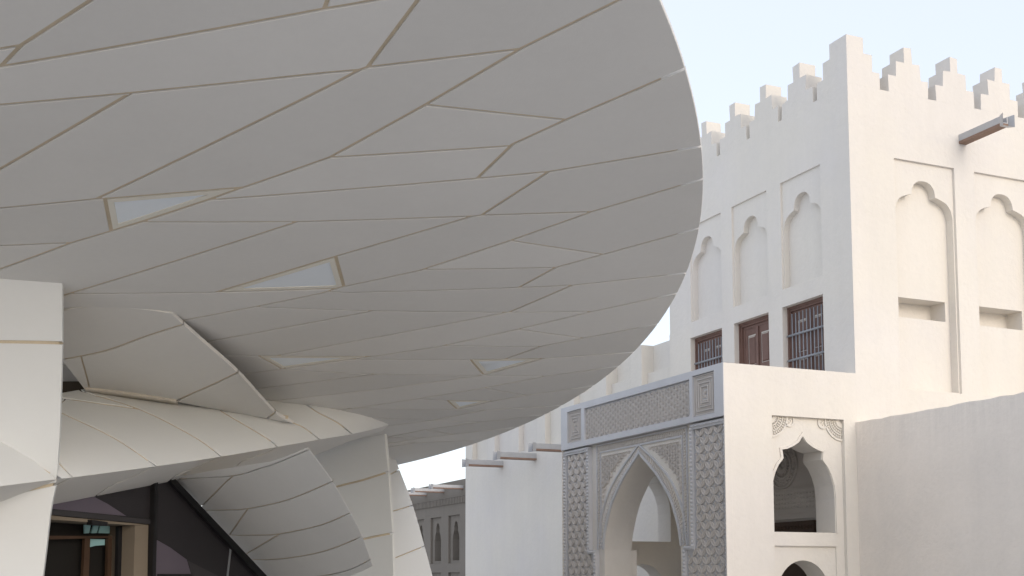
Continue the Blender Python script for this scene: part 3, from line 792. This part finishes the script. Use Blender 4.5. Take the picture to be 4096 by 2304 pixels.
# joint lines as sighted; 'e' at an end: the line runs on out of sight, 'r': it runs out to the rim
JL = [('e', [(0, 197), (84, 183)], ''), ('e', [(368, 0), (85, 183), (4, 266)], ''), ('e', [(3, 268), (690, 149), (1297, 37), (1400, 20), (1534, -4)], 'e'),
      ('e', [(1311, 0), (1297, 36)], ''), ('e', [(0, 421), (513, 375), (1300, 293), (1440, 281), (1471, 270), (2080, 194)], ''),
      ('e', [(0, 678), (524, 374)], ''), ('e', [(1673, 0), (1471, 270)], ''), ('', [(1440, 282), (1300, 354), (386, 796)], ''),
      ('r', [(2480, 0), (2089, 193), (1697, 423), (1319, 631), (977, 750), (828, 803), (563, 890), (444, 926), (287, 972), (0, 1078)], 'e'),
      ('e', [(0, 834), (386, 797), (418, 796), (977, 750)], ''), ('', [(418, 797), (444, 925)], ''), ('e', [(0, 984), (287, 972)], ''),
      ('r', [(2738, 276), (2269, 478), (2051, 578), (1909, 714)], ''), ('', [(1704, 424), (2263, 479)], ''), ('', [(1319, 632), (2039, 580)], ''),
      ('r', [(2800, 587), (2194, 688), (1909, 715), (1300, 766), (834, 801)], ''),
      ('r', [(2809, 717), (2374, 846), (2042, 963), (1679, 1083), (1364, 1150), (1286, 1174), (1021, 1228), (734, 1282)], 'e'),
      ('', [(2191, 689), (1926, 861)], ''), ('', [(569, 893), (1198, 888), (1890, 866), (1926, 862), (2368, 846)], ''),
      ('', [(1190, 889), (276, 1176), (180, 1204)], 'e'), ('', [(1890, 866), (1300, 1039), (861, 1169)], ''),
      ('', [(276, 1177), (861, 1170), (1345, 1155)], ''), ('', [(1343, 1027), (1376, 1147)], ''),
      ('r', [(2750, 1092), (2288, 1142), (2067, 1151), (1400, 1171), (1308, 1169)], ''),
      ('r', [(2800, 912), (2418, 1017), (2222, 1071), (2076, 1149)], ''), ('', [(2045, 964), (2412, 1018)], ''), ('', [(1691, 1080), (2219, 1072)], ''),
      ('', [(2288, 1142), (2036, 1248)], ''),
      ('r', [(2710, 1173), (2368, 1247), (2073, 1317), (1756, 1387), (1493, 1426), (1126, 1477), (951, 1499)], 'e'),
      ('', [(1021, 1229), (1300, 1238), (1493, 1244), (2030, 1250), (2368, 1247)], ''), ('', [(1493, 1245), (1300, 1281), (817, 1369)], 'e'),
      ('', [(2030, 1251), (1300, 1387), (1104, 1424)], ''), ('e', [(861, 1421), (1032, 1424), (1104, 1424), (1493, 1426)], ''), ('', [(1032, 1424), (1126, 1476)], ''),
      ('', [(2076, 1317), (2334, 1353)], ''), ('r', [(2639, 1295), (2334, 1353), (2163, 1386), (2020, 1436)], ''), ('', [(1772, 1385), (2163, 1386)], ''),
      ('r', [(2533, 1409), (2176, 1434), (1881, 1440), (1400, 1440)], ''), ('', [(1881, 1440), (1934, 1501)], ''), ('', [(1934, 1501), (2176, 1434)], ''),
      ('r', [(2474, 1465), (2182, 1505), (1937, 1552), (1673, 1595), (1560, 1612)], 'e'), ('', [(1126, 1477), (1300, 1488), (1505, 1497), (1934, 1502), (2182, 1505)], ''),
      ('e', [(1029, 1555), (1300, 1522), (1505, 1497)], ''), ('', [(1940, 1552), (2107, 1581)], ''),
      ('r', [(2365, 1544), (2107, 1581), (1974, 1604), (1828, 1638)], ''), ('', [(1673, 1596), (1788, 1602), (1974, 1604)], ''), ('', [(1788, 1602), (1828, 1638)], ''),
      ('r', [(2232, 1623), (1946, 1640), (1828, 1639), (1595, 1637)], 'e'), ('e', [(1145, 1599), (1300, 1581), (1548, 1553), (1654, 1539), (1934, 1502)], ''),
      ('', [(1946, 1640), (1846, 1658), (1721, 1683), (1582, 1700)], 'e'),
      ('r', [(2160, 1660), (2050, 1674), (1922, 1688), (1773, 1709), (1699, 1719), (1537, 1740)], 'e'), ('e', [(1555, 1674), (1721, 1682), (1922, 1688)], ''),
      ('', [(1699, 1719), (1814, 1737)], ''), ('r', [(2031, 1713), (1814, 1737), (1696, 1751), (1568, 1770)], 'e'), ('e', [(1537, 1751), (1696, 1751)], ''),
      ('r', [(1860, 1763), (1659, 1771), (1545, 1789)], 'e'), ('e', [(1540, 1771), (1659, 1771)], ''),
      ('', [(-350, -500), (-330, 400), (-420, 1150)], '')]
lines = []
for e0, l, e1 in JL:
    p = [disc.px(*q) for q in l]
    lines.append([e0, p, e1])
SN = []
# snapping is done in sight space so that far joints stay crisp
pix = [[Vector(q) for q in l] for _, l, _ in JL]
snap(pix, 16)
for (e0, _, e1), l in zip(JL, pix):
    p = [disc.px(q.x, q.y) for q in l]
    for code, end in ((e0, 0), (e1, -1)):
        if code:
            a, b = (p[1], p[0]) if end == 0 else (p[-2], p[-1])
            q = b+(b-a).normalized()*(40 if code == 'e' else 1.5)
            # stop just past the rim
            for k in range(200):
                t = (k+1)/200; r_ = b.lerp(q, t)
                if r_.length > DR+.3: q = r_; break
            p.insert(0, q) if end == 0 else p.append(q)
    SN.append(p)
rim = [Vector((DR*math.cos(2*math.pi*k/360), DR*math.sin(2*math.pi*k/360))) for k in range(360)]
CE = cells(rim, SN)
WINDOWS = [disc.px(*q) for q in ((560, 838), (1250, 1110), (1200, 1440), (1990, 1460), (1850, 1610))]
wl = ['skylight nearest the camera on the left', 'larger triangular light right of the first', 'flat sliver of a light above the lens disc', 'light nearest the far rim', 'smallest and farthest light']
npan = 0
for P, fl in CE:
    wi = next((i for i, q in enumerate(WINDOWS) if inside(q, P)), None)
    if wi is not None:
        # triangular recessed light: cream frame and frosted pane
        loop, f2 = resample(P, fl, .5)
        r0 = offset_loop(loop, [.024]*len(loop)); r1 = offset_loop(r0, [.06]*len(loop))
        bm = bmesh.new(); n = len(loop)
        o_ = [bm.verts.new(disc.pt(p, .002)) for p in r0]; i_ = [bm.verts.new(disc.pt(p, .002)) for p in r1]
        ib = [bm.verts.new(disc.pt(p, .013)) for p in r1]; ob = [bm.verts.new(disc.pt(p, .12)) for p in r0]
        for i in range(n):
            j = (i+1) % n
            for q in ((o_[i], o_[j], i_[j], i_[i]), (i_[i], i_[j], ib[j], ib[i]), (o_[j], o_[i], ob[i], ob[j])): bm.faces.new(q)
        fr_ = link('skylight', bm, M['frame'], big, label=wl[wi])
        bm = bmesh.new(); fill_loop(bm, disc, r1, .011, 1.2); link('pane', bm, M['frost'], fr_)
        continue
    bm = panel_mesh(disc, P, fl, .018, .004, .04, .9)
    if bm: link('panel', bm, M['grc'], big, nfun=disc.nrm); npan += 1
# backing behind the joints and the upper half of the lens
bm = bmesh.new()
def cap(bm, rad, f, rings=10, seg=120, mi=0):
    prev = None; c = bm.verts.new(f(0, 0))
    for i in range(1, rings+1):
        rr = rad*i/rings; cur = [bm.verts.new(f(rr*math.cos(2*math.pi*k/seg), rr*math.sin(2*math.pi*k/seg))) for k in range(seg)]
        for k in range(seg):
            k2 = (k+1) % seg
            fc = bm.faces.new((c, cur[k], cur[k2]) if prev is None else (prev[k], cur[k], cur[k2], prev[k2])); fc.smooth = True; fc.material_index = mi
        prev = cur
    return prev
e1 = cap(bm, DR-.22, lambda x, y: disc.pt((x, y), .015))
link('joint_backing', bm, M['joint'], big)
bm = bmesh.new()
def top(x, y): r2 = (x*x+y*y)/DR**2; return disc.c+disc.a*x+disc.b*y+disc.n*(.12+1.2*(1-r2))
cap(bm, DR-.24, top); link('upper_shell', bm, M['grc_cool'], big)

# ---- the smaller discs that carry and cut the large one
def patch(name, label, surf, boundary, joints, mname, gap, step, thick=.12, backing=.25, core=True, RECESS=.018, chamf=.0012, thin=False, core_inset=.012, tol=20):
    """one disc, seen in part: cladding panels over a mortar backing with real thickness"""
    bnd = [Vector(q)/1000 for q in boundary]
    if area2(bnd) < 0: bnd = bnd[::-1]
    jl = [[Vector(q) for q in (interp(l, 4) if len(l) > 2 else l)] for l in joints]
    snap(jl, tol)
    jl = [[q/1000 for q in l] for l in jl]
    segs = lambda skip: [(bnd[i], bnd[(i+1) % len(bnd)], True) for i in range(len(bnd))]+[(l[i], l[i+1], False) for l in jl if l is not skip for i in range(len(l)-1)]
    for l in jl:
        for a, e in ((1, 0), (-2, -1)):
            p, sg = l[e], segs(l)
            if not inside(p, bnd) or any(not r_ and seg_dist(p, x, y)[0] < 1e-5 for x, y, r_ in sg): continue
            d = (p-l[a]).normalized(); best = None      # run a loose end on to the next joint or edge
            for x, y, r_ in sg:
                f = y-x; den = d.x*f.y-d.y*f.x
                if abs(den) < 1e-9: continue
                t = ((x.x-p.x)*f.y-(x.y-p.y)*f.x)/den; k = ((x.x-p.x)*d.y-(x.y-p.y)*d.x)/den
                if t > 1e-6 and -1e-6 <= k <= 1+1e-6 and (best is None or t < best[0]): best = (t, r_)
            if best:
                q = p+d*(best[0]+.0008)
                if (q-p).length > .001: l.insert(0, q) if e == 0 else l.append(q)
    c3 = surf.pt(sum(bnd, Vector((0, 0)))/len(bnd))
    th = thing(name, label, 'disc', c3)
    for P, fl in cells(bnd, jl):
        if abs(area2(P)) < 2e-5: continue
        bm = panel_mesh(surf, P, fl, gap, chamf, thick, step, thin=thin)
        if bm: link('panel', bm, M[mname], th, nfun=surf.nrm)
    if not core: return th
    step = step*.55; loop, fl = resample(bnd, [True]*len(bnd), step); r0 = offset_loop(loop, [core_inset]*len(loop))
    bm = bmesh.new(); fr_ = fill_loop(bm, surf, r0, RECESS, step)
    bk = [bm.verts.new(surf.pt(p, RECESS+backing)) for p in r0]; n = len(r0)
    for i in range(n):
        j = (i+1) % n
        if fr_[i] and fr_[j] and fr_[i] != fr_[j]: bm.faces.new((fr_[i], fr_[j], bk[j], bk[i]))
    fill_loop(bm, surf, r0, RECESS+backing, step)
    link('joint_backing', bm, M['joint'], th)
    return th
def contact(u, v):
    p = disc.pt(disc.px(u, v)); return (p-E0).dot(FW)
def vplane(a, b, lean=0.):
    """vertical surface through two sighted points (u, v, depth)"""
    pa, pb = (E0+ray(q[0], q[1])*q[2] for q in (a, b))
    out = []
    for p in (pa, pb, pa+Vector((0, lean, -3)), pb+Vector((0, lean, -3))):
        q = p-E0; z = q.dot(FW); out.append((CX+FPX*q.dot(RT)/z, CY-FPX*q.dot(UP)/z, z))
    return InvSurf(out)
sS1 = vplane((0, 1115, contact(0, 1115)), (248, 1133, contact(248, 1133)), .65)
slab = patch('upright_disc', 'pale upright disc edge at the far left carrying the large disc', sS1,
             [(-700, 1040), (249, 1090), (249, 1370), (246, 1500), (240, 1700), (231, 1864), (222, 1950), (209, 2010), (199, 2070), (185, 2200), (172, 2304), (165, 2365), (-700, 2365)],
             [[(-760, 1362), (0, 1367), (252, 1372)], [(-760, 2010), (-200, 2012), (222, 1936)]], 'grc_cool', .006, .12, .13, .4, tol=5)
# lens disc lying between: upper face and under face meet at a sharp rim
def rimd(u): return 1/(1/13.45+(1/contact(1555, 1698)-1/13.45)*u/1555)
RIM = [(-420, 2000), (0, 1945), (231, 1916), (292, 1909), (628, 1864), (886, 1826), (1112, 1787), (1279, 1758), (1408, 1736), (1500, 1715), (1557, 1697.5)]
rb = interp(RIM, 4)
class RimSurf(InvSurf):
    """face of the lens that leaves its rim line: 1/depth = rim + (v - rim v) * smooth slope"""
    def __init__(s, anchors, quad_):
        import numpy as np
        s.quad_ = quad_
        A, y = [], []
        for u, v, d in anchors: A.append(s.terms(u, v)); y.append(1/d-1/rimd(u))
        s.k = np.linalg.lstsq(np.array(A), np.array(y), rcond=None)[0].tolist()
    def rim(s, u):
        for a, b in zip(rb[:-1], rb[1:]):
            if a[0] <= u <= b[0]: return a[1]+(b[1]-a[1])*(u-a[0])/(b[0]-a[0])
        return rb[0][1]+(rb[0][0]-u)*.13 if u < rb[0][0] else rb[-1][1]-(u-rb[-1][0])*.2
    def terms(s, u, v):
        D = (v-s.rim(u))/1000; x = u/1000
        return [D, D*x, D*D, D*x*x][:4 if s.quad_ else 2]
    def depth(s, x, y): return 1/(1/rimd(x*1000)+sum(a*b for a, b in zip(s.k, s.terms(x*1000, y*1000))))
sUp = RimSurf([(40, 1800, sS1.depth(.04, 1.8)), (230, 1864, sS1.depth(.23, 1.864)), (330, 1564, 16.9), (700, 1607, 17.8), (1110, 1608, 18.85), (1350, 1640, 19.45)], True)
sLo = RimSurf([(0, 2003, sS1.depth(0, 2.003)), (209, 1943, sS1.depth(.209, 1.943)), (207, 2001, 15.1), (450, 1955, 15.9), (683, 1911, 17.0), (950, 1850, 18.0), (1190, 1810, 19.2)], False)
lens = patch('lens_disc', 'pale thin lens disc with a sharp rim slanting across the lower left', sUp,
             rb+[(1500, 1660), (1350, 1620), (1200, 1590), (1050, 1560), (700, 1565), (400, 1545), (335, 1556), (250, 1571), (180, 1590), (140, 1640), (60, 1760), (-420, 1720)],
             [[(225, 1630), (243, 1648), (456, 1750), (628, 1866)], [(240, 1590), (553, 1635)], [(300, 1540), (330, 1564), (558, 1635), (784, 1750), (888, 1828)],
              [(820, 1590), (883, 1640), (905, 1655), (1065, 1750), (1114, 1790)], [(1080, 1620), (1148, 1677), (1216, 1709), (1281, 1760)], [(1230, 1620), (1275, 1650), (1351, 1690), (1410, 1738)],
              [(1390, 1635), (1410, 1650), (1484, 1719)], [(120, 1825), (128, 1832), (233, 1918)], [(225, 1830), (240, 1855), (294, 1911)]], 'grc_cool', .0026, .06, .02, .006, core_inset=.03, thin=True, RECESS=.014)
bm_under = patch('lens_disc_underside', 'grey underside of the sharp rimmed lens disc', sLo,
                 rb+[(1540, 1720), (1400, 1765), (1190, 1850), (950, 1905), (683, 1945), (400, 2000), (200, 2045), (-50, 2060), (-420, 2085)],
                 [[(232, 1914), (160, 1957), (80, 2000)], [(293, 1907), (215, 1947), (120, 2010)], [(628, 1862), (540, 1905), (430, 1952), (330, 2030)], [(887, 1824), (790, 1870), (700, 1906), (640, 1970)],
                  [(1113, 1785), (1060, 1815), (960, 1852), (900, 1930)]], 'grc', .0015, .06, .02, .006, core=False, thin=True)
# one lens: hang the under face on the same thing
for ch in list(bm_under.children):
    wl_ = world_loc(ch); ch.parent = lens; ch.location = wl_-lens.location
bpy.data.objects.remove(bm_under)
# leaning disc whose underside shows between slab and lens
sS3 = InvSurf([(300, 1232, 14.78), (450, 1225, 14.62), (690, 1257, 14.9), (945, 1493, 16.4), (1110, 1645, 17.8), (340, 1555, 16.9), (700, 1602, 17.6), (1165, 1690, 18.3), (820, 1375, 15.7), (560, 1355, 15.35)], True)
patch('leaning_disc', 'beige leaning disc wedge between upright disc and lens disc', sS3,
      interp([(150, 1300), (250, 1247), (300, 1233), (430, 1226), (600, 1241), (690, 1257)], 4)[:-1]+interp([(690, 1257), (735, 1300), (820, 1375), (950, 1490), (1050, 1600), (1110, 1660), (1172, 1693)], 4)[:-1]
      + [(1172, 1693), (1150, 1690), (880, 1642), (700, 1607), (520, 1585), (340, 1560), (250, 1443), (150, 1330)],
      [[(100, 1465), (250, 1440), (420, 1405), (560, 1355), (660, 1322), (737, 1298)], [(323, 1425), (352, 1530), (357, 1562)], [(947, 1493), (850, 1540), (770, 1575), (695, 1610)], [(1112, 1642), (1066, 1677)]],
      'grc', .0034, .07, .05, .05, core_inset=.01)
ld = bpy.data.objects['leaning_disc']      # rough mortar bead where it sits on the lens
bm = bmesh.new(); L = [Vector(q)/1000 for q in ((338, 1549), (420, 1556), (560, 1574), (705, 1598), (712, 1612), (560, 1590), (420, 1573), (340, 1562))]
if area2(L) < 0: L = L[::-1]
L, _ = resample(L, [0]*len(L), .03)
f_ = fill_loop(bm, sS3, L, -.03, .03); b_ = [bm.verts.new(sS3.pt(p, .05)) for p in L]
for i in range(len(L)):
    j = (i+1) % len(L)
    if f_[i] and f_[j] and f_[i] != f_[j]: bm.faces.new((f_[i], f_[j], b_[j], b_[i]))
link('mortar_bead', bm, M['bead'], ld)
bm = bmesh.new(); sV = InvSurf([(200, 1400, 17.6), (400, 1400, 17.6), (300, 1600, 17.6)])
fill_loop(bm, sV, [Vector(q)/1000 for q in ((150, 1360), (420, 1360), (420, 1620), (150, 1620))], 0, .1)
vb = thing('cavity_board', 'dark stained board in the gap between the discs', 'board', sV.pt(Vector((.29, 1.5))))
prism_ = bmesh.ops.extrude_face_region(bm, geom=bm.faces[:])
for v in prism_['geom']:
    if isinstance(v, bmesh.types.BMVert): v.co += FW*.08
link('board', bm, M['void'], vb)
# lower disc with curved joints right of the glass
gp = ((207, 2001, 15.3), (683, 1911, 17.1))
sG = vplane(*gp)
gd = lambda u, v: sG.depth(u/1000, v/1000)
sS4 = InvSurf([(690, 1912, gd(690, 1912)+.3), (870, 2105, gd(870, 2105)+.3), (1060, 2304, gd(1060, 2304)+.3), (900, 1875, 15.7), (1190, 1812, 14.1), (1235, 1795, 13.95), (1400, 2050, 14.5), (1490, 2262, 15.1), (1100, 2050, 16.2), (1250, 2250, 16.9)], True)
patch('lower_disc', 'grey curved disc with arched joints beside the dark glass', sS4,
      interp([(1235, 1795), (1330, 1925), (1400, 2050), (1450, 2150), (1482, 2240), (1491, 2263)], 4)+[(1450, 2284), (1400, 2304), (1300, 2350), (1100, 2350), (1020, 2310), (860, 2140), (668, 1922), (655, 1916), (690, 1909), (870, 1880), (1080, 1848), (1190, 1812)],
      [[(640, 1921), (700, 1918), (931, 1905), (1035, 1876), (1100, 1856), (1220, 1806)], [(690, 2044), (815, 2043), (913, 2041), (990, 2036), (1153, 2000), (1326, 1928)], [(913, 2143), (1010, 2142), (1117, 2137), (1284, 2101), (1402, 2051)],
       [(1010, 2241), (1148, 2234), (1306, 2203), (1450, 2146)], [(1150, 2320), (1293, 2304), (1397, 2280), (1484, 2237)], [(927, 1905), (803, 2029), (780, 2055)], [(990, 2036), (918, 2140)], [(1117, 2137), (990, 2214), (960, 2240)]],
      'grc', .0024, .08, .06, .05, core_inset=.035, thin=True)
sS5 = vplane((1240, 1795, contact(1240, 1795)), (1540, 1735, contact(1540, 1735)))
patch('rear_upright_disc', 'beige upright disc edge behind the grey curved disc', sS5,
      [(1150, 1790), (1240, 1755), (1538, 1700), (1539, 1738), (1545, 1800), (1553, 1890), (1562, 2010), (1570, 2140), (1574, 2304), (1576, 2365), (1150, 2365)],
      [[(1130, 2010), (1340, 1948), (1450, 1920), (1556, 1886)], [(1130, 2235), (1450, 2157), (1572, 2132)]], 'grc_cool', .004, .08, .06, .05, core_inset=.02, tol=4)
sS6 = vplane((1560, 1840, contact(1560, 1838)-.1), (1700, 1990, 24.5))
patch('far_upright_disc', 'bright white upright disc edge tapering beside the palace', sS6,
      interp([(1575, 1800), (1584, 1835), (1597, 1875), (1650, 2015), (1695, 2170), (1731, 2304), (1746, 2365)], 3)+[(1440, 2365), (1440, 1800)],
      [[(1430, 1970), (1553, 1902), (1601, 1877)], [(1430, 2085), (1565, 2047), (1656, 2020)], [(1430, 2285), (1573, 2235), (1704, 2182)]], 'grc_cool', .0024, .06, .1, .2, tol=4)

# ---- the dark glazed entrance
ent = thing('glazed_entrance', 'dark glass entrance wall with a black slanting edge and beige doorway', 'glass wall', sG.pt(Vector((.5, 2.3))))
def gpoly(name, pts, m, off, depth=.03, parent=ent, step=.2, label=None):
    L = [Vector(q)/1000 for q in pts]
    if area2(L) < 0: L = L[::-1]
    L, _ = resample(L, [0]*len(L), step)
    bm = bmesh.new(); f = fill_loop(bm, sG, L, off, step, smooth=False); b = [bm.verts.new(sG.pt(p, off+depth)) for p in L]
    for i in range(len(L)):
        j = (i+1) % len(L)
        if f[i] and f[j] and f[i] != f[j]: bm.faces.new((f[i], f[j], b[j], b[i]))
    return link(name, bm, m, parent, label=label)
gpoly('glass_pane', [(100, 2000), (200, 1960), (690, 1880), (616, 1925), (611, 2076), (200, 2035), (100, 2026)], M['glass_dark'], .05)
gpoly('glass_pane', [(625, 1890), (690, 1890), (1052, 2304), (1110, 2365), (610, 2365)], M['glass_dark'], .05)
gpoly('reflection_panel', [(100, 2020), (207, 2004), (365, 1976), (440, 2015), (515, 2064), (207, 2034), (100, 2026)], M['reflection_violet'], .044)  # violet and grey panels here are reflections, painted as flat shapes
gpoly('reflection_panel', [(619, 2149), (690, 2190), (756, 2238), (766, 2270), (775, 2304), (785, 2365), (612, 2365)], M['reflection_violet'], .044)
gpoly('reflection_panel', [(756, 2240), (860, 2292), (930, 2330), (900, 2365), (788, 2365), (768, 2270)], M['glass_band'], .044)  # grey part of the painted reflections
gpoly('transom_band', [(100, 2026), (207, 2036), (611, 2078), (611, 2097), (203, 2058), (100, 2048)], M['glass_band'], .03, .01)
gpoly('mullion', [(613, 1900), (625, 1900), (615, 2304), (614, 2365), (601, 2365), (602, 2304)], M['black'], -.04, .1)
gpoly('slanting_edge', [(640, 1885), (685, 1905), (1063, 2304), (1120, 2365), (1080, 2365), (1029, 2304), (664, 1913)], M['black'], -.03, .07)
gpoly('glazing_joint', [(931, 2172), (935, 2176), (920, 2304), (916, 2365), (912, 2365), (916, 2304)], M['iron'], .03, .02)
gpoly('low_panel', [(638, 2296), (773, 2296), (790, 2365), (632, 2365)], M['black'], .02, .02)
gpoly('door_soffit', [(100, 2050), (203, 2060), (606, 2098), (551, 2101), (201, 2076), (100, 2066)], M['beige'], .06, .5)
gpoly('door_jamb', [(553, 2102), (606, 2099), (602, 2304), (601, 2365), (546, 2365), (547, 2304)], M['beige'], .06, .5)
gpoly('dark_backing', [(0, 2000), (760, 2040), (760, 2365), (0, 2365)], M['dark'], .56, .03)  # flat black sheet, the unlit interior's darkness put into its colour
door = gpoly('door', [(80, 2138), (196, 2140), (534, 2142), (533, 2149), (196, 2158), (80, 2158)], M['door_wood'], .40, .06)
for q in ([(427, 2150), (448, 2150), (440, 2365), (416, 2365)], [(519, 2150), (534, 2150), (530, 2365), (514, 2365)], [(80, 2160), (200, 2158), (190, 2365), (80, 2365)]): gpoly('stile', q, M['door_wood'], .41, .05, door)
gpoly('pane', [(436, 2096), (462, 2098), (456, 2130), (437, 2131)], M['cyan'], .47, .02, door); gpoly('pane', [(473, 2098), (494, 2099), (486, 2130), (464, 2130)], M['cyan'], .47, .02, door)
gpoly('pane', [(500, 2099), (538, 2102), (537, 2131), (492, 2130)], M['cyan'], .47, .02, door); gpoly('pane', [(450, 2153), (518, 2155), (517, 2178), (480, 2181), (453, 2188)], M['cyan'], .47, .02, door)
gpoly('frame_post', [(538, 2104), (552, 2102), (548, 2365), (532, 2365)], M['black'], .30, .06)
gpoly('door_sensor', [(363, 2079), (427, 2088), (426, 2104), (364, 2099)], M['black'], -.02, .1)
print('panels', npan, 'cells', len(CE))
